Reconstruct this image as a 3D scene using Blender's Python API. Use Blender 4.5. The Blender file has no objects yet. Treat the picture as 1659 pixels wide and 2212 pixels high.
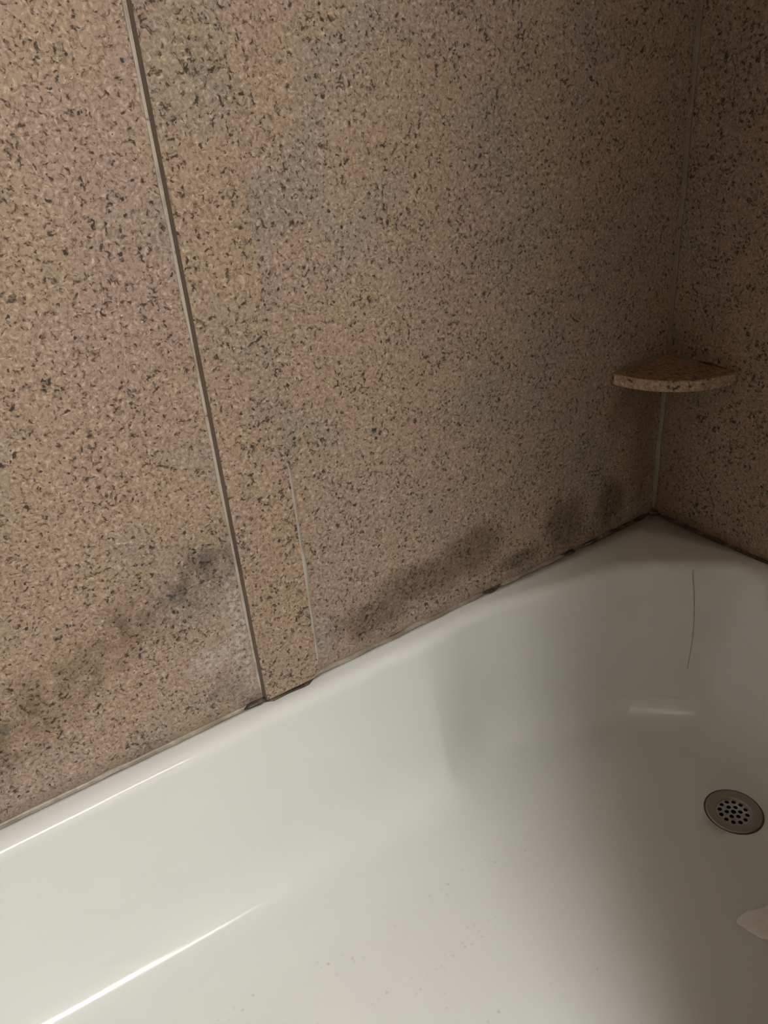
import bpy, bmesh, math, random
from mathutils import Vector, Matrix, noise
from mathutils.bvhtree import BVHTree

random.seed(7)
scene = bpy.context.scene
COL = scene.collection

# ------------------------------------------------------------------ camera
# metres; origin = inner corner of the alcove at the height of the tub rim,
# -x runs along the long wall, -y towards the bathroom, z = 0 on the rim
cam_data = bpy.data.cameras.new('camera')
cam_data.sensor_fit = 'VERTICAL'
cam_data.sensor_height = 36.0
cam_data.lens = 28.043
cam_data.clip_start = 0.02
cam = bpy.data.objects.new('camera', cam_data)
COL.objects.link(cam)
_r = Vector((0.82795097, -0.55528277, -0.07847445))
_u = Vector((0.32392392, 0.3592983, 0.8752017))
_f = Vector((0.45778869, 0.75004385, -0.47735075))
cam.matrix_world = Matrix(((_r.x, _u.x, -_f.x, -1.04685),
                           (_r.y, _u.y, -_f.y, -0.8),
                           (_r.z, _u.z, -_f.z, 0.71615),
                           (0, 0, 0, 1)))
scene.camera = cam

# ------------------------------------------------------------------ world, exposure
world = bpy.data.worlds.new('world')
scene.world = world
world.use_nodes = True
world.node_tree.nodes['Background'].inputs[0].default_value = (0.02, 0.02, 0.02, 1)
world.node_tree.nodes['Background'].inputs[1].default_value = 0.2
scene.view_settings.view_transform = 'Standard'
scene.view_settings.look = 'None'
scene.view_settings.gamma = 1.0
scene.view_settings.use_curve_mapping = False
scene.view_settings.exposure = 0.0
scene.cycles.use_denoising = True
scene.cycles.max_bounces = 6
scene.cycles.diffuse_bounces = 4
scene.cycles.glossy_bounces = 3
scene.cycles.use_adaptive_sampling = True
scene.cycles.adaptive_threshold = 0.12
scene.cycles.adaptive_min_samples = 16

LAMP_STRENGTH = 66.0
LAMP_COLOR = (1.0, 0.985, 0.935)
LAMP_LOC = (-1.220, -1.95, 1.985)
BAR_LOC = (-.72, -1.62, 1.985)
LAMP_SIZE = (0.54, 0.46)

FLOOR_Z = -0.40
CEIL_Z = 2.04
ROOM_X0, ROOM_X1 = -1.524, 0.0
ROOM_Y0 = -2.75


# ------------------------------------------------------------------ helpers
def link(name, me, mat=None, parent=None):
    o = bpy.data.objects.new(name, me)
    COL.objects.link(o)
    if mat is not None:
        me.materials.append(mat)
    if parent is not None:
        o.parent = parent
        o.matrix_parent_inverse = parent.matrix_world.inverted()
    return o


def empty(name, loc):
    o = bpy.data.objects.new(name, None)
    COL.objects.link(o)
    o.location = loc
    o.matrix_world = Matrix.Translation(loc)
    o.empty_display_size = 0.05
    return o


def tag(o, label=None, cat=None, kind=None, group=None):
    if label: o['label'] = label
    if cat: o['category'] = cat
    if kind: o['kind'] = kind
    if group: o['group'] = group
    return o


def mesh(name, verts, faces, smooth=False):
    me = bpy.data.meshes.new(name)
    me.from_pydata([tuple(v) for v in verts], [], faces)
    me.update()
    if smooth:
        for p in me.polygons:
            p.use_smooth = True
    return me


def box_mesh(name, lo, hi, bevel=0.0, seg=2):
    bm = bmesh.new()
    bmesh.ops.create_cube(bm, size=1.0)
    for v in bm.verts:
        v.co = Vector([lo[i] + (v.co[i] + .5) * (hi[i] - lo[i]) for i in range(3)])
    if bevel > 0:
        bmesh.ops.bevel(bm, geom=list(bm.edges), offset=bevel, segments=seg, profile=0.5, affect='EDGES')
    me = bpy.data.meshes.new(name)
    bm.to_mesh(me)
    bm.free()
    return me


def box(name, lo, hi, mat, parent=None, bevel=0.0):
    return link(name, box_mesh(name, lo, hi, bevel), mat, parent)


class N:
    """tiny node-graph helper"""
    def __init__(self, name):
        self.m = bpy.data.materials.new(name)
        self.m.use_nodes = True
        self.t = self.m.node_tree
        self.b = self.t.nodes['Principled BSDF']
        self.coord = self.t.nodes.new('ShaderNodeTexCoord').outputs['Object']

    def new(self, kind, ins=None, **props):
        n = self.t.nodes.new(kind)
        for k, v in props.items():
            setattr(n, k, v)
        for k, v in (ins or {}).items():
            self.set(n.inputs[k], v)
        return n

    def set(self, sock, v):
        if isinstance(v, bpy.types.NodeSocket):
            self.t.links.new(v, sock)
        else:
            if sock.type == 'RGBA' and len(v) == 3:
                v = (*v, 1)
            sock.default_value = v

    def math(self, op, a, b=0.0, c=0.0, clamp=False):
        n = self.new('ShaderNodeMath', {0: a, 1: b, 2: c}, operation=op)
        n.use_clamp = clamp
        return n.outputs[0]

    def vmath(self, op, a, b=None, scale=None):
        n = self.new('ShaderNodeVectorMath', {0: a}, operation=op)
        if b is not None: self.set(n.inputs[1], b)
        if scale is not None: self.set(n.inputs['Scale'], scale)
        return n.outputs['Value'] if op in ('LENGTH', 'DOT_PRODUCT', 'DISTANCE') else n.outputs[0]

    def noise(self, vec, scale, detail=2.0, rough=0.5, color=False):
        n = self.new('ShaderNodeTexNoise', {'Vector': vec, 'Scale': scale, 'Detail': detail, 'Roughness': rough})
        return n.outputs['Color' if color else 'Fac']

    def smooth(self, v, lo, hi, to0=0.0, to1=1.0):
        n = self.new('ShaderNodeMapRange', {0: v, 1: lo, 2: hi, 3: to0, 4: to1})
        n.interpolation_type = 'SMOOTHSTEP'
        return n.outputs[0]

    def mix(self, fac, a, b, blend='MIX'):
        n = self.new('ShaderNodeMix', data_type='RGBA', blend_type=blend)
        n.clamp_factor = True
        self.set(n.inputs[0], fac)
        self.set(n.inputs[6], a)
        self.set(n.inputs[7], b)
        return n.outputs[2]

    def distort(self, vec, scale, amp, detail=2.0):
        c = self.noise(vec, scale, detail, color=True)
        d = self.vmath('SUBTRACT', c, (0.5, 0.5, 0.5))
        return self.vmath('ADD', vec, self.vmath('SCALE', d, scale=amp))

    def blob(self, vec, c, r, rot=0.0, soft=0.5):
        """0..1 mask of an ellipse in the x-z plane, c = (x, z), r = (rx, rz)"""
        p = self.vmath('SUBTRACT', vec, (c[0], 0, c[1]))
        if rot:
            n = self.new('ShaderNodeVectorRotate', {'Vector': p, 'Axis': (0, 1, 0), 'Angle': rot})
            p = n.outputs[0]
        p = self.vmath('MULTIPLY', p, (1 / r[0], 0, 1 / r[1]))
        d = self.vmath('LENGTH', p)
        return self.smooth(d, 1.0 + soft, 1.0 - soft)

    def maxall(self, lst):
        o = lst[0]
        for b in lst[1:]:
            o = self.math('MAXIMUM', o, b)
        return o

    def out(self, color=None, rough=None, metal=None, spec=None, coat=None, bump=None, bump_strength=0.2, bump_dist=0.001):
        b = self.b
        if color is not None: self.set(b.inputs['Base Color'], color)
        if rough is not None: self.set(b.inputs['Roughness'], rough)
        if metal is not None: self.set(b.inputs['Metallic'], metal)
        if spec is not None: self.set(b.inputs['Specular IOR Level'], spec)
        if coat is not None: self.set(b.inputs['Coat Weight'], coat)
        if bump is not None:
            n = self.new('ShaderNodeBump', {'Strength': bump_strength, 'Distance': bump_dist, 'Height': bump})
            self.set(b.inputs['Normal'], n.outputs[0])
        return self.m


def plain(name, color, rough=0.5, metal=0.0, spec=0.5, var=0.06, scale=40):
    g = N(name)
    v = g.noise(g.coord, scale, 3)
    c2 = tuple(max(0, c * (1 - var * 2)) for c in color)
    return g.out(g.mix(v, c2, tuple(min(1, c * (1 + var)) for c in color)), rough, metal, spec)


# ------------------------------------------------------------------ materials
def granite(name, offset=(0, 0, 0), stains=None, scale=1.0, tint=(1, 1, 1)):
    g = N(name)
    w = g.coord
    v = g.vmath('ADD', w, offset)
    if scale != 1.0:
        v = g.vmath('SCALE', v, scale=scale)
    # broad colour drift of the stone: tan, pinkish and grey clouds
    n1 = g.noise(v, 4.5, 1.0)
    n2 = g.noise(g.vmath('ADD', v, (3.1, 7.7, 1.3)), 7.0, 1.0)
    n3 = g.noise(g.vmath('ADD', v, (9.4, 2.2, 5.3)), 11.0, 1.0)
    tan_, pink, grey, yell = (.385, .282, .208), (.376, .275, .222), (.318, .265, .218), (.385, .290, .200)
    base = g.mix(g.smooth(n1, .40, .60), tan_, pink)
    base = g.mix(g.math('MULTIPLY', g.smooth(n2, .50, .66), .75), base, grey)
    base = g.mix(g.math('MULTIPLY', g.smooth(n3, .50, .66), .65), base, yell)
    # crystals a few millimetres across
    fine = g.noise(g.distort(v, 130, .008, 0.0), 260, 2.0, .6)
    base = g.mix(g.smooth(fine, .51, .35, 0, .60), base, (.170, .118, .086))
    base = g.mix(g.smooth(fine, .55, .70, 0, .78), base, (.58, .45, .365))
    # brown flecks with near-black cores, gathered in loose clusters
    clus = g.noise(v, 24, 1.0)
    fl = g.noise(g.distort(v, 90, .012, 1.0), 185, 3.0, .62)
    fl = g.math('ADD', fl, g.smooth(clus, .30, .70, .018, -.034))
    base = g.mix(g.smooth(fl, .450, .370, 0, .72), base, (.115, .082, .060))
    core = g.smooth(fl, .380, .318)
    base = g.mix(g.math('MULTIPLY', core, .85), base, (.034, .025, .019))
    # scattered single dark grains
    d2 = g.distort(v, 300, .0055, 1.0)
    vo = g.new('ShaderNodeTexVoronoi', {'Vector': d2, 'Scale': 150})
    r = g.new('ShaderNodeSeparateColor', {0: vo.outputs['Color']})
    rad = g.math('MULTIPLY', g.math('POWER', r.outputs[0], 1.5), .31)
    s1 = g.smooth(g.math('SUBTRACT', vo.outputs['Distance'], rad), .04, -.07)
    dk = g.mix(g.smooth(r.outputs[1], .78, .84), (.034, .024, .018), (.030, .032, .037))
    base = g.mix(g.math('MULTIPLY', s1, g.smooth(r.outputs[1], 0, 1, .5, .95)), base, dk)
    # rare pale glints of quartz
    vq = g.new('ShaderNodeTexVoronoi', {'Vector': g.vmath('ADD', d2, (5.1, 1.2, 8.8)), 'Scale': 60})
    rq = g.new('ShaderNodeSeparateColor', {0: vq.outputs['Color']})
    q_ = g.math('MULTIPLY', g.smooth(vq.outputs['Distance'], .10, .05), g.smooth(rq.outputs[0], .55, .65))
    base = g.mix(g.math('MULTIPLY', q_, .7), base, (.70, .62, .54))
    rough = g.smooth(fine, .3, .7, .60, .42)
    # stains and wear with shapes of their own
    if stains:
        base = stains(g, w, base)
    if tint != (1, 1, 1):
        base = g.mix(1.0, base, tint, 'MULTIPLY')
    h = fine
    return g.out(base, rough, spec=.35, bump=h, bump_strength=.35, bump_dist=.0007)


def back_stains(g, w, base):
    p = g.distort(w, 24, .040, 3.0)
    mold = [g.blob(p, c, r, a, .45) for c, r, a in [
        ((-.590, .050), (.055, .030), -.1), ((-.505, .070), (.085, .030), -.1),
        ((-.410, .085), (.058, .040), 0), ((-.222, .062), (.042, .046), 0),
        ((-.318, .034), (.040, .018), 0), ((-.115, .06), (.03, .045), 0)]]
    m = g.math('MULTIPLY', g.maxall(mold), g.smooth(g.noise(w, 90, 3), .22, .60, .55, 1.0))
    base = g.mix(m, base, (.50, .48, .43), 'MULTIPLY')
    q = g.distort(w, 30, .07, 2.0)
    sm = [g.blob(q, c, r, a, .95) for c, r, a in [
        ((-.806, .225), (.030, .032), .5), ((-.851, .205), (.045, .030), .4), ((-.905, .190), (.050, .030), .4),
        ((-.965, .160), (.055, .032), .5), ((-1.03, .130), (.055, .035), .5), ((-1.10, .095), (.06, .035), .3)]]
    m = g.math('MULTIPLY', g.maxall(sm), g.smooth(g.noise(w, 45, 3), .33, .62, .20, 1.0))
    base = g.mix(m, base, (.58, .54, .50), 'MULTIPLY')
    # chalky limescale beside the joint strip
    cz = g.distort(w, 60, .03, 2.0)
    wh = [g.blob(cz, c, r, a, .8) for c, r, a in [
        ((-.787, .150), (.012, .050), 0), ((-.790, .095), (.016, .040), 0), ((-.822, .095), (.028, .020), 0),
        ((-.786, .060), (.010, .03), 0), ((-.676, .055), (.012, .03), 0)]]
    m = g.math('MULTIPLY', g.maxall(wh), g.smooth(g.noise(w, 160, 2), .42, .66, .05, .75))
    base = g.mix(m, base, (.56, .52, .47))
    gr = [g.blob(cz, c, r, a, .8) for c, r, a in [((-.812, .045), (.025, .02), 0), ((-.672, .050), (.020, .03), 0), ((-.735, .04), (.02, .018), 0)]]
    base = g.mix(g.math('MULTIPLY', g.maxall(gr), .30), base, (.15, .13, .115))
    sp = [g.blob(cz, c, r, 0, .6) for c, r in [((-.916, .198), (.007, .005)), ((-.835, .046), (.008, .006)), ((-1.075, .125), (.016, .008)),
                                              ((-.880, .216), (.005, .004)), ((-.808, .238), (.010, .008)), ((-.850, .205), (.008, .012)), ((-.742, .170), (.004, .004))]]
    base = g.mix(g.math('MULTIPLY', g.maxall(sp), .42), base, (.06, .062, .062))
    # brown rusty run under the corner shelf
    ru = [g.blob(q, c, r, a, .8) for c, r, a in [((-.045, .18), (.03, .08), 0), ((-.09, .225), (.03, .04), 0), ((-.035, .10), (.025, .05), 0)]]
    base = g.mix(g.math('MULTIPLY', g.maxall(ru), .55), base, (.17, .105, .050))
    # dull grime line just above the tub
    z = g.new('ShaderNodeSeparateXYZ', {0: g.distort(w, 18, .02, 3)}).outputs['Z']
    return g.mix(g.smooth(z, .026, .004, 0, .45), base, (.20, .15, .115))


def right_stains(g, w, base):
    q = g.distort(w, 25, .04, 4.0)
    y = g.new('ShaderNodeSeparateXYZ', {0: q})
    run = g.math('MULTIPLY', g.smooth(y.outputs['Y'], -.10, -.02), g.smooth(y.outputs['Z'], .36, .20))
    base = g.mix(g.math('MULTIPLY', run, .3), base, (.22, .15, .08))
    return g.mix(g.smooth(y.outputs['Z'], .022, .002, 0, .5), base, (.15, .10, .07))


M_BACK = granite('granite_back', stains=back_stains)
M_STRIP = granite('granite_strip', offset=(2.3, 1.1, .7), tint=(.985, .98, .96))
M_RIGHT = granite('granite_right', offset=(4.9, 2.7, 1.9), stains=right_stains, tint=(.86, .82, .77))  # darker tint paints the weaker light of the end wall into the stone
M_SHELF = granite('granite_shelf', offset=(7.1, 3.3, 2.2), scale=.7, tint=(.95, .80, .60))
M_SHELF_EDGE = granite('granite_shelf_edge', offset=(7.4, 3.9, 2.5), scale=.7, tint=(1.25, 1.15, 1.02))  # lighter tint paints in the light caught by the front edge


def cut_face():
    g = N('sawn_stone_edge')
    st = g.vmath('MULTIPLY', g.coord, (900, 900, 6))
    n = g.noise(st, 1.0, 3)
    c = g.mix(n, (.130, .100, .078), (.215, .172, .138))
    return g.out(c, .55, bump=n, bump_strength=.2)


M_CUT = cut_face()


def caulk_mat(name, light, dirty, amount=.5, spots=None, spot_col=(.035, .033, .030)):
    g = N(name)
    v = g.vmath('MULTIPLY', g.coord, (1, 1, 1))
    n = g.noise(v, 24, 4, .65)
    lo = .62 - amount * .35
    c = g.mix(g.smooth(n, lo, lo + .22), light, dirty)
    m = g.smooth(g.noise(v, 75, 3), .66, .74, 0, .8)
    c = g.mix(m, c, spot_col)
    if spots:
        q = g.distort(g.coord, 90, .012, 3)
        ms = g.maxall([g.blob(q, (x, .002), (r, .02), 0, .5) for x, r in spots])
        c = g.mix(g.math('MULTIPLY', ms, .9), c, spot_col)
    return g.out(c, .42, bump=g.noise(v, 220, 2), bump_strength=.25)


M_CAULK = caulk_mat('tub_caulk', (.35, .30, .235), (.22, .18, .135), .75,
                    [(-.760, .022), (-.715, .016), (-.383, .010), (-.362, .005), (-.206, .014), (-.160, .018), (-.085, .030), (-.03, .03)])
M_CAULK_DARK = caulk_mat('mouldy_caulk', (.20, .15, .11), (.055, .042, .033), .8)
M_CAULK_GREY = caulk_mat('grey_caulk', (.27, .245, .21), (.19, .165, .135), .5)
M_CAULK_TAN = caulk_mat('tan_caulk', (.235, .18, .14), (.17, .13, .10), .5)
M_CAULK_PALE = caulk_mat('pale_caulk', (.47, .42, .36), (.33, .275, .225), .5)
M_CAULK_WHITE = caulk_mat('whitish_caulk', (.56, .51, .45), (.42, .36, .30), .45)
M_GAP = plain('shadow_gap_grime', (.022, .022, .022), .8)


def enamel():
    g = N('tub_enamel')
    w = g.coord
    n = g.noise(w, 5, 2)
    c = g.mix(n, (.733, .755, .738), (.750, .763, .748))
    xyz = g.new('ShaderNodeSeparateXYZ', {0: w})
    floor_mask = g.smooth(xyz.outputs['Z'], -.232, -.246)
    # worn anti-slip dots: a regular stipple that survives in patches
    vo = g.new('ShaderNodeTexVoronoi', {'Vector': g.vmath('MULTIPLY', w, (1, 1, 0)), 'Scale': 105, 'Randomness': .45}, voronoi_dimensions='3D')
    dots = g.smooth(vo.outputs['Distance'], .30, .16)
    band = g.smooth(g.noise(g.vmath('MULTIPLY', w, (9, 30, 0)), 1.0, 3), .50, .66)
    patch = g.smooth(g.noise(w, 60, 2), .45, .62)
    bx = g.math('MULTIPLY', g.smooth(xyz.outputs['X'], -.46, -.54), g.smooth(xyz.outputs['Y'], -.16, -.20))
    m = g.math('MULTIPLY', g.math('MULTIPLY', dots, band), g.math('MULTIPLY', patch, g.math('MULTIPLY', bx, floor_mask)))
    c = g.mix(g.math('MULTIPLY', m, .42), c, (.42, .41, .37))
    rough = g.math('ADD', .11, g.math('MULTIPLY', floor_mask, .05))
    return g.out(c, rough, spec=.5)


M_TUB = enamel()


def brushed(name, c, rough):
    g = N(name)
    n = g.noise(g.coord, 180, 3)
    return g.out(g.mix(n, tuple(x * .8 for x in c), c), g.smooth(n, .3, .7, rough - .06, rough + .08), metal=.85)


M_FLANGE = brushed('dull_drain_metal', (.42, .415, .37), .48)
M_STRAINER = brushed('strainer_metal', (.60, .60, .62), .34)
M_PIPE = plain('drain_pipe_dark', (.015, .015, .014), .7)
M_RING = plain('drain_putty_ring', (.09, .085, .065), .6)
M_STREAK = plain('rust_streak', (.50, .42, .35), .4)
M_SCRAP = plain('pale_scrap', (.95, .90, .86), .75, var=.08, scale=60)
M_PAINT = plain('room_paint', (.42, .385, .325), .6)
M_CEIL = plain('ceiling_paint', (.60, .57, .52), .7)
M_TILE = plain('floor_vinyl', (.30, .26, .21), .45)
M_CURTAIN = plain('curtain_cloth', (.72, .69, .63), .8, scale=15)
M_CHROME = brushed('chrome_rod', (.7, .7, .7), .2)
M_HOUSING = plain('lamp_housing', (.7, .7, .68), .4)


def emit(name, col, strength):
    m = bpy.data.materials.new(name)
    m.use_nodes = True
    b = m.node_tree.nodes['Principled BSDF']
    b.inputs['Base Color'].default_value = (.8, .8, .8, 1)
    b.inputs['Emission Color'].default_value = (*col, 1)
    b.inputs['Emission Strength'].default_value = strength
    return m


M_LIGHT = emit('lamp_diffuser', LAMP_COLOR, LAMP_STRENGTH)

# ------------------------------------------------------------------ room shell
T = .08
wall_back = tag(box('wall_back', (ROOM_X0 - T, .012, FLOOR_Z), (ROOM_X1 + T, .012 + T, CEIL_Z), M_PAINT), 'long granite-clad wall behind the bathtub', kind='structure')
wall_right = tag(box('wall_right', (.012, ROOM_Y0, FLOOR_Z), (.012 + T, .012, CEIL_Z), M_PAINT), 'granite-clad end wall at the drain end of the bathtub', kind='structure')
wall_left = tag(box('wall_left', (ROOM_X0 - .012 - T, ROOM_Y0, FLOOR_Z), (ROOM_X0 - .012, .012, CEIL_Z), M_PAINT), 'end wall at the backrest end of the bathtub', kind='structure')
tag(box('wall_front', (ROOM_X0 - T, ROOM_Y0 - T, FLOOR_Z), (ROOM_X1 + T, ROOM_Y0, CEIL_Z), M_PAINT), 'painted bathroom wall opposite the bathtub', kind='structure')
tag(box('floor', (ROOM_X0 - T, ROOM_Y0 - T, FLOOR_Z - .05), (ROOM_X1 + T, .012 + T, FLOOR_Z), M_TILE), 'bathroom floor in front of the bathtub', kind='structure')
tag(box('ceiling', (ROOM_X0 - T, ROOM_Y0 - T, CEIL_Z), (ROOM_X1 + T, .012 + T, CEIL_Z + .05), M_CEIL), 'painted bathroom ceiling', kind='structure')

# stone panels: each slab is a piece of the wall it clads
SX0, SX1, SH = -.7735, -.6938, .0155         # joint strip: left, right, thickness
PANEL_TOP = 1.55
GAPZ = .0035
o = box('granite_panel', (ROOM_X0 - .002, 0, GAPZ), (-.7355, .012, PANEL_TOP), M_BACK, wall_back, .0006)
o = box('granite_panel', (-.7335, 0, GAPZ), (-.0005, .012, PANEL_TOP), M_BACK, wall_back, .0006)
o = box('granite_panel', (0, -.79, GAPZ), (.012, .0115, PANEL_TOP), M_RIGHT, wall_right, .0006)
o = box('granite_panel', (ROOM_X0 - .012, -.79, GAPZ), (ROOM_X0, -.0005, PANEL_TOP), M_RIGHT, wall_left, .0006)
# joint strip covering the seam between the two slabs: polished stone face, sawn edges
trim_1 = tag(empty('trim_1', (-.733, 0, .0085)), 'narrow raised granite strip over the seam of the long wall, edged with caulk', kind='structure')
trim_2 = tag(empty('trim_2', (-.762, 0, 0)), 'discoloured caulk sealing the bathtub to the granite walls', kind='structure')
strip = box('joint_strip', (SX0, -SH, .0085), (SX1, -.0002, PANEL_TOP), M_STRIP, trim_1, .0007)
tag(strip, 'narrow raised granite strip over the panel seam')
strip.data.materials.append(M_CUT)
for p in strip.data.polygons:
    if abs(p.normal.x) > .8 or abs(p.normal.z) > .8:
        p.material_index = 1


# ------------------------------------------------------------------ caulk beads
def bead(name, path, da, db, wa, wb, mat, parent, jitter=.25, freq=30, seed=0.0, bulge=.35, n=4, taper=True, kind=None):
    """strip of sealant in the angle between two faces meeting along path.
    da / db: unit directions along the two faces, wa / wb widths."""
    verts, faces = [], []
    pts = []
    for a, b in zip(path[:-1], path[1:]):
        a, b = Vector(a), Vector(b)
        k = max(2, int((b - a).length / .004))
        pts += [a.lerp(b, i / k) for i in range(k)]
    pts.append(Vector(path[-1]))
    da, db = Vector(da), Vector(db)
    out = (da + db).normalized()
    L = len(pts)
    for i, p in enumerate(pts):
        ja = 1 + jitter * noise.noise(p * freq + Vector((seed, 0, 0))) * 1.6
        jb = 1 + jitter * noise.noise(p * freq + Vector((seed + 9, 3, 0))) * 1.6
        e = min(1, min(i, L - 1 - i) / 5) if taper else 1
        a = p + da * wa * ja * (.25 + .75 * e)
        b = p + db * wb * jb * (.25 + .75 * e)
        verts.append(p - out * .0006)
        for k in range(n + 1):
            t = k / n
            q = a.lerp(b, t)
            q = q - out * (bulge * (wa + wb) * .25 * math.sin(math.pi * t)) if bulge > 0 else q + out * (-bulge * (wa + wb) * .25 * math.sin(math.pi * t))
            verts.append(q)
    m = n + 2
    for i in range(L - 1):
        for k in range(m):
            faces.append((i * m + k, i * m + (k + 1) % m, (i + 1) * m + (k + 1) % m, (i + 1) * m + k))
    faces.append(tuple(range(m)))
    faces.append(tuple((L - 1) * m + k for k in reversed(range(m))))
    me = mesh(name, verts, faces, True)
    bm = bmesh.new(); bm.from_mesh(me); bmesh.ops.recalc_face_normals(bm, faces=bm.faces); bm.to_mesh(me); bm.free()
    o = link(name, me, mat, parent)
    return o


Y, Z, X = Vector((0, 1, 0)), Vector((0, 0, 1)), Vector((1, 0, 0))
# tub to long wall (either side of the strip), tub to end walls
bead('caulk_bead', [(ROOM_X0 + .002, 0, .0004), (SX0 + .004, 0, .0004)], Z, -Y, .0042, .0050, M_CAULK, trim_2, .35, 26, 1.0)
bead('caulk_bead', [(SX1 - .001, 0, .0004), (-.386, 0, .0004)], Z, -Y, .0042, .0050, M_CAULK, trim_2, .45, 26, 2.0)
bead('caulk_bead', [(-.366, 0, .0004), (-.215, 0, .0004)], Z, -Y, .0042, .0048, M_CAULK, trim_2, .5, 34, 3.0)
bead('caulk_bead', [(-.197, 0, .0004), (-.166, 0, .0004)], Z, -Y, .0038, .0044, M_CAULK, trim_2, .5, 40, 4.0)
bead('caulk_bead', [(-.150, 0, .0004), (-.010, 0, .0004)], Z, -Y, .0036, .0040, M_CAULK, trim_2, .5, 40, 5.0)
tag(bead('caulk_bead', [(0, -.004, .0004), (0, -.752, .0004)], Z, -X, .0040, .0042, M_CAULK_DARK, trim_2, .5, 34, 6.0), 'thin mould-blackened caulk line')
# dark filling in the open gap below the strip
tag(bead('dark_gap', [(SX0 - .010, 0, .0004), (SX1 + .004, 0, .0004)], Z, -Y, .0045, .0125, M_CAULK_DARK, trim_2, .25, 30, 7.0), 'dark gap under the joint strip')
# bead along both sides of the strip
tag(bead('caulk_bead', [(SX0, 0, .010), (SX0, 0, PANEL_TOP)], -X, -Y, .0028, .0022, M_CAULK_PALE, trim_1, .3, 16, 8.0), 'pale caulk along the joint strip')
tag(bead('caulk_bead', [(SX1, 0, .012), (SX1, 0, .33)], X, -Y, .0098, .0115, M_CAULK_WHITE, trim_1, .30, 14, 9.0, -.5), 'ragged pale caulk along the joint strip')
tag(bead('caulk_bead', [(SX1, 0, .33), (SX1, 0, PANEL_TOP)], X, -Y, .0020, .0060, M_STRIP, trim_1, .3, 22, 10.0))
# vertical joint in the corner, below and above the shelf
SHELF_TOP, SHELF_T, SHELF_R = .291, .0180, .128
tag(bead('caulk_bead', [(0, 0, .006), (0, 0, SHELF_TOP - SHELF_T - .001)], -X, -Y, .0052, .0052, M_CAULK_GREY, trim_2, .3, 18, 11.0), 'greyish caulk in the corner joint')
tag(bead('caulk_bead', [(0, 0, SHELF_TOP + .002), (0, 0, PANEL_TOP)], -X, -Y, .0052, .0052, M_CAULK_TAN, trim_2, .3, 12, 12.0), 'tan caulk in the corner joint')


def lump(name, c, r, mat, parent, seed=0, sub=2):
    bm = bmesh.new()
    bmesh.ops.create_icosphere(bm, subdivisions=sub, radius=1)
    for v in bm.verts:
        k = 1 + .35 * noise.noise(v.co * 1.7 + Vector((seed, 0, 0)))
        v.co = Vector((v.co.x * r[0], v.co.y * r[1], v.co.z * r[2])) * k + Vector(c)
    me = bpy.data.meshes.new(name)
    bm.to_mesh(me); bm.free()
    for p in me.polygons: p.use_smooth = True
    return link(name, me, mat, parent)


tag(lump('caulk_lump', (-.002, -.002, .0035), (.011, .011, .0055), M_CAULK_DARK, trim_2, 3), 'dark mouldy caulk in the corner')
tag(lump('caulk_lump', (SX0 - .012, -.003, .0025), (.016, .005, .0035), M_CAULK_DARK, trim_2, 5), 'grey mouldy caulk at the foot of the strip')
tag(lump('mould_spot', (-.378, -.004, .0015), (.011, .0035, .0018), M_CAULK_DARK, trim_2, 8), 'dark break in the caulk')
tag(lump('mould_spot', (-.206, -.004, .0015), (.010, .0030, .0018), M_CAULK_DARK, trim_2, 9), 'dark break in the caulk')
tag(lump('mould_spot', (-.158, -.003, .0020), (.016, .0028, .0020), M_CAULK_DARK, trim_2, 10), 'dark break in the caulk')
tag(lump('mould_spot', (-.080, -.003, .0020), (.024, .0024, .0020), M_CAULK_DARK, trim_2, 11), 'dark break in the caulk')

# ------------------------------------------------------------------ bathtub
TUB = empty('bathtub', (-.762, -.378, FLOOR_Z))
tag(TUB, 'glossy white built-in bathtub with drain below the granite walls', 'bathtub')
TX0, TX1, TY0, TY1 = ROOM_X0 + .001, -.001, -.001, -.762
DRAIN = (-.2195, -.3600)
ZD, ZS = -.2790, .026          # floor height at the drain, fall of the floor per metre


def floor_z(x):
    return ZD + max(0.0, (-.22 - x)) * ZS


def rounded(poly, radii, na=10, ns=12):
    """closed outline with filleted corners; the same point count for any polygon of equal size"""
    n = len(poly)
    arcs = []
    for i in range(n):
        p0, p1, p2 = Vector(poly[i - 1]), Vector(poly[i]), Vector(poly[(i + 1) % n])
        d0, d2 = (p0 - p1).normalized(), (p2 - p1).normalized()
        ang = math.acos(max(-1, min(1, d0.dot(d2))))
        t = min(radii[i] / math.tan(ang / 2), .49 * (p0 - p1).length, .49 * (p2 - p1).length)
        a, b = p1 + d0 * t, p1 + d2 * t
        r = t * math.tan(ang / 2)
        c = p1 + (d0 + d2).normalized() * (r / math.sin(ang / 2))
        a0, a1 = a - c, b - c
        turn = math.pi - ang
        sgn = 1 if a0.cross(a1) > 0 else -1
        arc = []
        for k in range(na + 1):
            th = sgn * turn * k / na
            arc.append(c + Vector((a0.x * math.cos(th) - a0.y * math.sin(th), a0.x * math.sin(th) + a0.y * math.cos(th))))
        arcs.append(arc)
    out = []
    for i in range(n):
        out += arcs[i]
        a, b = arcs[i][-1], arcs[(i + 1) % n][0]
        out += [a.lerp(b, k / ns) for k in range(1, ns)]
    return out


def sym(v):      # mirror of the back half onto the front half of the tub
    return (v[0], -.735 - v[1])


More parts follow.
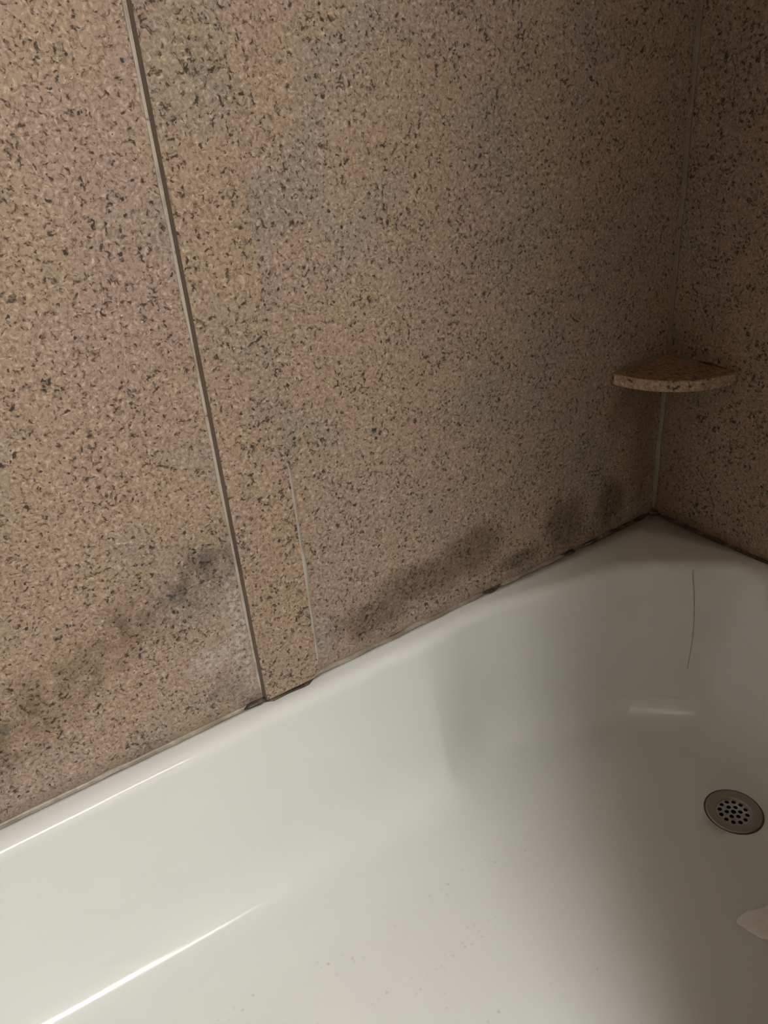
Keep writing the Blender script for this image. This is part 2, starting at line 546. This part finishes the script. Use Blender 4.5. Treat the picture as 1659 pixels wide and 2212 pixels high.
top_half = [(-1.445, -.036), (-.533, -.0380), (-.430, -.0310), (-.155, -.090), (-.022, -.205)]
top_rad = [.16, .22, .25, .16, .10]
flo_half = [(-1.265, -.064), (-.522, -.082), (-.412, -.024), (-.205, -.110), (-.130, -.225)]
flo_rad = [.14, .02, .20, .14, .10]
top = rounded(top_half + [sym(v) for v in reversed(top_half)], top_rad + top_rad[::-1])
flo = rounded(flo_half + [sym(v) for v in reversed(flo_half)], flo_rad + flo_rad[::-1])
NP = len(top)


def bez(p0, p1, p2, n):
    return [((1 - t) ** 2 * p0[0] + 2 * t * (1 - t) * p1[0] + t * t * p2[0],
             (1 - t) ** 2 * p0[1] + 2 * t * (1 - t) * p1[1] + t * t * p2[1]) for t in [k / n for k in range(n + 1)]]


FW = .019                      # how far the rounded rim reaches out over the ledge
nrm = []
for i in range(NP):
    k = 2
    d = top[(i + k) % NP] - top[i - k]
    nrm.append(Vector((-d.y, d.x)).normalized())
if sum(n_.dot(p_ - Vector((-.76, -.37))) for n_, p_ in zip(nrm, top)) < 0:
    nrm = [-n_ for n_ in nrm]
prof = [(.055 + .46 * t, .075 + .645 * t) for t in (.15, .3, .45, .6, .75, .9)]
nfl = []
for i in range(NP):
    d = flo[(i + 2) % NP] - flo[i - 2]
    nfl.append(Vector((-d.y, d.x)).normalized())
if sum(n_.dot(p_ - Vector((-.70, -.37))) for n_, p_ in zip(nfl, flo)) < 0:
    nfl = [-n_ for n_ in nfl]

rows = []
# outer edge of the ledge: the fillet start pushed out to the tub's outer rectangle
start = [t + n_ * FW for t, n_ in zip(top, nrm)]
cx, cy = (TX0 + TX1) / 2, (TY0 + TY1) / 2


def to_rect(p):
    x0, x1, y0, y1 = TX0, TX1, TY1, TY0
    best = None
    dx = p - Vector((cx, cy))
    sx = ((x1 - cx) if dx.x > 0 else (cx - x0)) / abs(dx.x) if abs(dx.x) > 1e-6 else 1e9
    sy = ((y1 - cy) if dx.y > 0 else (cy - y0)) / abs(dx.y) if abs(dx.y) > 1e-6 else 1e9
    return Vector((cx, cy)) + dx * min(sx, sy)


rect = [to_rect(p) for p in start]
# snap the points nearest the four corners so that the rectangle is square
for c in ((TX0, TY0), (TX1, TY0), (TX1, TY1), (TX0, TY1)):
    k = min(range(NP), key=lambda i: (rect[i] - Vector(c)).length)
    rect[k] = Vector(c)
rows.append([Vector((p.x, p.y, -.012)) for p in rect])
rows.append([Vector((p.x, p.y, -.0005)) for p in rect])
for t in (.5,):
    rows.append([Vector((a.x + (b.x - a.x) * t, a.y + (b.y - a.y) * t, 0)) for a, b in zip(rect, start)])
for k in range(11):
    u_ = k / 10
    row = []
    for t, f, n_ in zip(top, flo, nrm):
        e2 = t + (f - t) * .055
        p = (t + n_ * FW) * (1 - u_) ** 2 + (t - n_ * .001) * (2 * u_ * (1 - u_)) + e2 * u_ ** 2
        z = floor_z(t.x) * (.004 * 2 * u_ * (1 - u_) + .075 * u_ ** 2)
        row.append(Vector((p.x, p.y, z)))
    rows.append(row)
for a, b in prof:
    row = []
    for t, f in zip(top, flo):
        p = t + (f - t) * a
        row.append(Vector((p.x, p.y, floor_z(p.x) * b)))
    rows.append(row)
for k in range(15):
    u_ = k / 14
    row = []
    for t, f, n_ in zip(top, flo, nfl):
        p0, p1, p2 = t + (f - t) * .515, t + (f - t) * .74 - n_ * .002, f - n_ * .040
        p = p0 * (1 - u_) ** 2 + p1 * (2 * u_ * (1 - u_)) + p2 * u_ ** 2
        b = .72 * (1 - u_) ** 2 + 2 * u_ * (1 - u_) + u_ ** 2
        row.append(Vector((p.x, p.y, floor_z(p.x) * b)))
    rows.append(row)
# floor: from the last ring to the drain hole
last = rows[-1]
dc = Vector(DRAIN)
ring = []
for p in last:
    d = Vector((p.x, p.y)) - dc
    ring.append(dc + d.normalized() * .030)
for t in (.15, .3, .45, .6, .75, .88, .96, 1.0):
    row = []
    for p, q in zip(last, ring):
        x, y = p.x + (q.x - p.x) * t, p.y + (q.y - p.y) * t
        z = floor_z(x)
        row.append(Vector((x, y, z)))
    rows.append(row)
rows.append([Vector((q.x, q.y, ZD - .02)) for q in ring])
verts = [v for r in rows for v in r]
faces = []
for i in range(len(rows) - 1):
    for k in range(NP):
        k2 = (k + 1) % NP
        faces.append((i * NP + k, (i + 1) * NP + k, (i + 1) * NP + k2, i * NP + k2))
me = mesh('basin', verts, faces, True)
bm = bmesh.new(); bm.from_mesh(me); bmesh.ops.recalc_face_normals(bm, faces=bm.faces)
bm.faces.ensure_lookup_table()
up = sum(f.normal.z * f.calc_area() for f in bm.faces)
if up < 0: bmesh.ops.reverse_faces(bm, faces=bm.faces)
bm.to_mesh(me)
bvh = BVHTree.FromBMesh(bm)
bm.free()
basin = link('basin', me, M_TUB, TUB)
# apron panel facing the bathroom and the sealed ends below the rim
box('apron', (TX0, TY1, FLOOR_Z), (TX1, TY1 + .012, -.010), M_TUB, TUB, .003)


def on_tub(o_, d_):
    h = bvh.ray_cast(Vector(o_), Vector(d_).normalized())
    return h[0], h[1]


# rusty drip line on the drain-end slope of the basin
path = []
for k in range(26):
    t = k / 25
    z = -.012 - .173 * t
    yy = -.1520 - .0270 * t - .004 * math.sin(math.pi * t)
    h, nn = on_tub((-.45, yy, z), (1, 0, 0))
    if h: path.append((h, nn, .0011 * (1 - .55 * t) * (1 + .3 * noise.noise(Vector((0, 0, z * 60))))))
vv, ff = [], []
for i, (p, nn, w_) in enumerate(path):
    side = nn.cross(Vector((0, 0, 1))).normalized()
    for s_, e_ in ((-1, .0), (-.5, .0003), (.5, .0003), (1, .0)):
        vv.append(p + side * w_ * s_ + nn * (e_ + .0001))
for i in range(len(path) - 1):
    for k in range(3):
        ff.append((i * 4 + k, i * 4 + k + 1, (i + 1) * 4 + k + 1, (i + 1) * 4 + k))
tag(link('rust_streak', mesh('rust_streak', vv, ff, True), M_STREAK, TUB), 'thin rusty drip line on the basin end')


# ------------------------------------------------------------------ drain (part of the tub)
def lathe(name, prof_, c, mat, parent, n=64, closed=False):
    vs, fs = [], []
    m = len(prof_)
    for i in range(n):
        a = 2 * math.pi * i / n
        for r, z in prof_:
            vs.append((c[0] + r * math.cos(a), c[1] + r * math.sin(a), c[2] + z))
    for i in range(n):
        j = (i + 1) % n
        for k in range(m - 1 if not closed else m):
            k2 = (k + 1) % m
            fs.append((i * m + k, j * m + k, j * m + k2, i * m + k2))
    return link(name, mesh(name, vs, fs, True), mat, parent)


DC = (DRAIN[0], DRAIN[1], ZD)
flange = lathe('drain_flange', [(.0395, .0002), (.0393, .0016), (.0380, .0026), (.0360, .0029), (.0270, .0023), (.0250, .0016), (.0240, .0002),
                                (.0238, -.0030), (.0230, -.0045), (.0300, -.0060), (.0300, -.0005)], DC, M_FLANGE, TUB, 72, True)
tag(flange, 'dull grey metal drain flange')
lathe('putty_ring', [(.0420, .0001), (.0412, .0011), (.0392, .0012), (.0390, .0001)], DC, M_RING, TUB, 72, True)
lathe('drain_pipe', [(.0288, -.004), (.0270, -.010), (.0260, -.080), (.0005, -.082)], DC, M_PIPE, TUB, 40)

# perforated strainer: outer disc with 1 + 6 + 12 round holes
cu = bpy.data.curves.new('strainer_outline', 'CURVE')
cu.dimensions = '2D'
cu.fill_mode = 'BOTH'
cu.extrude = .0006


def circle(cx_, cy_, r, n):
    s = cu.splines.new('POLY')
    s.points.add(n - 1)
    for i in range(n):
        a = 2 * math.pi * i / n
        s.points[i].co = (cx_ + r * math.cos(a), cy_ + r * math.sin(a), 0, 1)
    s.use_cyclic_u = True


circle(0, 0, .0242, 56)
circle(0, 0, .0038, 16)
for k in range(6):
    a = math.radians(20 + 60 * k)
    circle(.0096 * math.cos(a), .0096 * math.sin(a), .0033, 16)
for k in range(12):
    a = math.radians(5 + 30 * k)
    circle(.0190 * math.cos(a), .0190 * math.sin(a), .0032, 16)
tmp = bpy.data.objects.new('strainer_tmp', cu)
COL.objects.link(tmp)
bpy.context.view_layer.update()
dg = bpy.context.evaluated_depsgraph_get()
sme = bpy.data.meshes.new_from_object(tmp.evaluated_get(dg))
bpy.data.objects.remove(tmp)
bpy.data.curves.remove(cu)
sme.name = 'strainer'
sme.materials.clear()
for v in sme.vertices:
    rr = math.hypot(v.co.x, v.co.y)
    v.co = Vector((v.co.x + DC[0], v.co.y + DC[1], v.co.z + DC[2] - .0016 + .0012 * (1 - (rr / .0242) ** 2)))
st = link('strainer', sme, M_STRAINER, None)
st.parent = flange
st.matrix_parent_inverse = (TUB.matrix_world).inverted() @ Matrix.Identity(4)
st.matrix_parent_inverse = Matrix.Identity(4)
tag(st, 'perforated strainer plate with round holes')

# ------------------------------------------------------------------ corner shelf
SH_E = empty('corner_shelf', (0, 0, SHELF_TOP - SHELF_T))
tag(SH_E, 'small quarter-round granite shelf fixed in the wall corner', 'shelf')
bm = bmesh.new()
n = 36
e = .0006
prof_s = [(SHELF_R - .0022, 0), (SHELF_R - .0006, .0006), (SHELF_R, .0022), (SHELF_R, SHELF_T - .0022), (SHELF_R - .0006, SHELF_T - .0006), (SHELF_R - .0022, SHELF_T)]
ringv = []
for i in range(n + 1):
    a = math.pi + (math.pi / 2) * i / n
    col_ = []
    for r, z in prof_s:
        x, y = -e + r * math.cos(a), -e + r * math.sin(a)
        col_.append(bm.verts.new((x, y, SHELF_TOP - SHELF_T + z)))
    ringv.append(col_)
c0 = bm.verts.new((-e, -e, SHELF_TOP - SHELF_T))
c1 = bm.verts.new((-e, -e, SHELF_TOP))
edge_faces = []
for i in range(n):
    for k in range(5):
        f_ = bm.faces.new((ringv[i][k], ringv[i + 1][k], ringv[i + 1][k + 1], ringv[i][k + 1]))
        f_.material_index = 1
        f_.smooth = True
    bm.faces.new((c1, ringv[i][5], ringv[i + 1][5]))
    bm.faces.new((c0, ringv[i + 1][0], ringv[i][0]))
bm.faces.new([c0] + ringv[0] + [c1])
bm.faces.new([c1] + ringv[n][::-1] + [c0])
bmesh.ops.recalc_face_normals(bm, faces=bm.faces)
me = bpy.data.meshes.new('slab')
bm.to_mesh(me); bm.free()
slab = link('slab', me, M_SHELF, SH_E)
me.materials.append(M_SHELF_EDGE)
bead('caulk_bead', [(-SHELF_R + .002, 0, SHELF_TOP), (-.004, 0, SHELF_TOP)], Z, -Y, .0045, .004, M_CAULK_TAN, SH_E, .35, 30, 21.0)
bead('caulk_bead', [(0, -.004, SHELF_TOP), (0, -.055, SHELF_TOP)], Z, -X, .0045, .004, M_CAULK_TAN, SH_E, .35, 30, 22.0)
tag(bead('caulk_bead', [(0, -.055, SHELF_TOP), (0, -SHELF_R + .018, SHELF_TOP)], Z, -X, .0030, .0036, M_CAULK_DARK, SH_E, .4, 40, 23.0), 'blackened end of the shelf caulk')

# ------------------------------------------------------------------ torn scrap on the tub floor
outline = [(-.3706, -.4706), (-.3652, -.4686), (-.3597, -.4683), (-.3525, -.4688), (-.3455, -.4699), (-.3380, -.4735), (-.3304, -.4764), (-.3235, -.4785),
           (-.3168, -.4800), (-.3085, -.4860), (-.3050, -.4945), (-.3080, -.5030), (-.3150, -.5105), (-.3240, -.5150), (-.3340, -.5165), (-.3440, -.5150),
           (-.3530, -.5120), (-.3603, -.5088), (-.3650, -.5030), (-.3672, -.4975), (-.3682, -.4921), (-.3696, -.4868), (-.3699, -.4815), (-.3718, -.4760)]
rag = []
for i, (x, y) in enumerate(outline):
    x2, y2 = outline[(i + 1) % len(outline)]
    for t in (0, .33, .67):
        p = Vector((x + (x2 - x) * t, y + (y2 - y) * t, 0))
        j = Vector((noise.noise(p * 420), noise.noise(p * 420 + Vector((5, 9, 1))), 0)) * (.0012 if t else .0004)
        rag.append((p.x + j.x, p.y + j.y))
outline = rag
oc = Vector((-.338, -.492))
vs, fs = [], []
K = len(outline)
rings = [1.0, .93, .7, .45, .2]
for side in (0, 1):
    for q in rings:
        for i, (x, y) in enumerate(outline):
            p = oc + (Vector((x, y)) - oc) * q
            h = .0012 * noise.noise(Vector((p.x * 45, p.y * 45, 2))) + .0010
            h = max(.0, h) + .0016 * max(0, 1 - abs((p.y - oc.y) * .5 + (p.x - oc.x) * .35 + .004) * 180) * (1 - q * .5)
            th = .0004 if q == 1.0 else .0016
            z = floor_z(p.x) + .0004 + h * (1.0 if side else .6) + (th if side else 0)
            vs.append((p.x, p.y, z))
R5 = len(rings)
for side in (0, 1):
    b0 = side * R5 * K
    for r in range(R5 - 1):
        for i in range(K):
            j = (i + 1) % K
            f_ = (b0 + r * K + i, b0 + r * K + j, b0 + (r + 1) * K + j, b0 + (r + 1) * K + i)
            fs.append(f_ if side else f_[::-1])
    fs.append(tuple(b0 + (R5 - 1) * K + i for i in (range(K) if side else reversed(range(K)))))
for i in range(K):
    j = (i + 1) % K
    fs.append((i, j, R5 * K + j, R5 * K + i))
me = mesh('torn_scrap', vs, fs, True)
bm = bmesh.new(); bm.from_mesh(me); bmesh.ops.recalc_face_normals(bm, faces=bm.faces); bm.to_mesh(me); bm.free()
scrap = link('torn_scrap', me, M_SCRAP)
tag(scrap, 'torn pale pinkish scrap lying on the tub floor near the drain', 'scrap')

# ------------------------------------------------------------------ bathroom lamp and drawn-back curtain (beside the camera)
lamp = empty('ceiling_lamp', LAMP_LOC)
tag(lamp, 'square ceiling lamp lighting the bathroom from behind the camera', 'lamp')
lx, ly, lz = LAMP_LOC
box('housing', (lx - LAMP_SIZE[0] / 2 - .02, ly - LAMP_SIZE[1] / 2 - .02, lz + .002), (lx + LAMP_SIZE[0] / 2 + .02, ly + LAMP_SIZE[1] / 2 + .02, CEIL_Z), M_HOUSING, lamp, .006)
box('diffuser', (lx - LAMP_SIZE[0] / 2, ly - LAMP_SIZE[1] / 2, lz - .03), (lx + LAMP_SIZE[0] / 2, ly + LAMP_SIZE[1] / 2, lz + .001), M_LIGHT, lamp, .01)

bar = empty('highlight_bar_light', BAR_LOC)  # added unseen lamp, stretched to draw a long highlight on rim and fillet
tag(bar, 'slim unseen bar light added for a highlight along the tub rim', 'lamp')
bx_, by_, bz_ = BAR_LOC
box('housing', (bx_ - .19, by_ - .052, bz_ + .012), (bx_ + .19, by_ + .052, CEIL_Z), M_HOUSING, bar, .004)
box('diffuser', (bx_ - .175, by_ - .040, bz_), (bx_ + .175, by_ + .040, bz_ + .0115), M_LIGHT, bar, .003)

CUR_X = -.722
cur = empty('shower_curtain', (-.32, -.80, -.33))
tag(cur, 'off-white shower curtain drawn across the drain end of the bathtub', 'curtain')
vs, fs = [], []
nx, nz = 130, 16
for side in (0, 1):
    for j in range(nz + 1):
        z = -.33 + (1.688 + .33) * j / nz
        for i in range(nx + 1):
            t = i / nx
            x = CUR_X + (-.03 - CUR_X) * t
            y = -.805 + .018 * math.sin(t * 2 * math.pi * 9) + .004 * math.sin(z * 3 + t * 20) + (.0015 if side else 0)
            vs.append((x, y, z))
W_ = nx + 1
B_ = W_ * (nz + 1)
for j in range(nz):
    for i in range(nx):
        a = j * W_ + i
        fs.append((a, a + 1, a + W_ + 1, a + W_))
        fs.append((B_ + a, B_ + a + W_, B_ + a + W_ + 1, B_ + a + 1))
for j in range(nz):
    for i in (0, nx):
        a = j * W_ + i
        fs.append((a, a + W_, B_ + a + W_, B_ + a))
for i in range(nx):
    for j in (0, nz):
        a = j * W_ + i
        fs.append((a, a + 1, B_ + a + 1, B_ + a))
link('cloth', mesh('cloth', vs, fs, True), M_CURTAIN, cur)
rod = empty('curtain_rod', (-.762, -.805, 1.72))
tag(rod, 'straight metal rod carrying the shower curtain above the tub', 'rod')


for k in range(9):
    t = (k + .25) / 9
    x = CUR_X + (-.03 - CUR_X) * t
    vs, fs = [], []
    for i in range(24):
        a = 2 * math.pi * i / 24
        for j in range(6):
            b = 2 * math.pi * j / 6
            r = .020 + .0016 * math.cos(b)
            vs.append((x + .0016 * math.sin(b), -.805 + r * math.cos(a), 1.712 + r * math.sin(a)))
    for i in range(24):
        for j in range(6):
            fs.append((i * 6 + j, ((i + 1) % 24) * 6 + j, ((i + 1) % 24) * 6 + (j + 1) % 6, i * 6 + (j + 1) % 6))
    link('ring', mesh('ring', vs, fs, True), M_CHROME, rod)


def tube_x(name, x0, x1, y, z, r, mat, parent, n=20):
    vs = [(x, y + r * math.cos(2 * math.pi * i / n), z + r * math.sin(2 * math.pi * i / n)) for x in (x0, x1) for i in range(n)]
    fs = [(i, (i + 1) % n, n + (i + 1) % n, n + i) for i in range(n)] + [tuple(range(n))[::-1], tuple(range(n, 2 * n))]
    return link(name, mesh(name, vs, fs), mat, parent)


tube_x('tube', ROOM_X0 - .011, .011, -.805, 1.72, .0125, M_CHROME, rod)
tube_x('end_flange', ROOM_X0 - .0115, ROOM_X0 - .004, -.805, 1.72, .03, M_CHROME, rod)
tube_x('end_flange', .004, .0115, -.805, 1.72, .03, M_CHROME, rod)
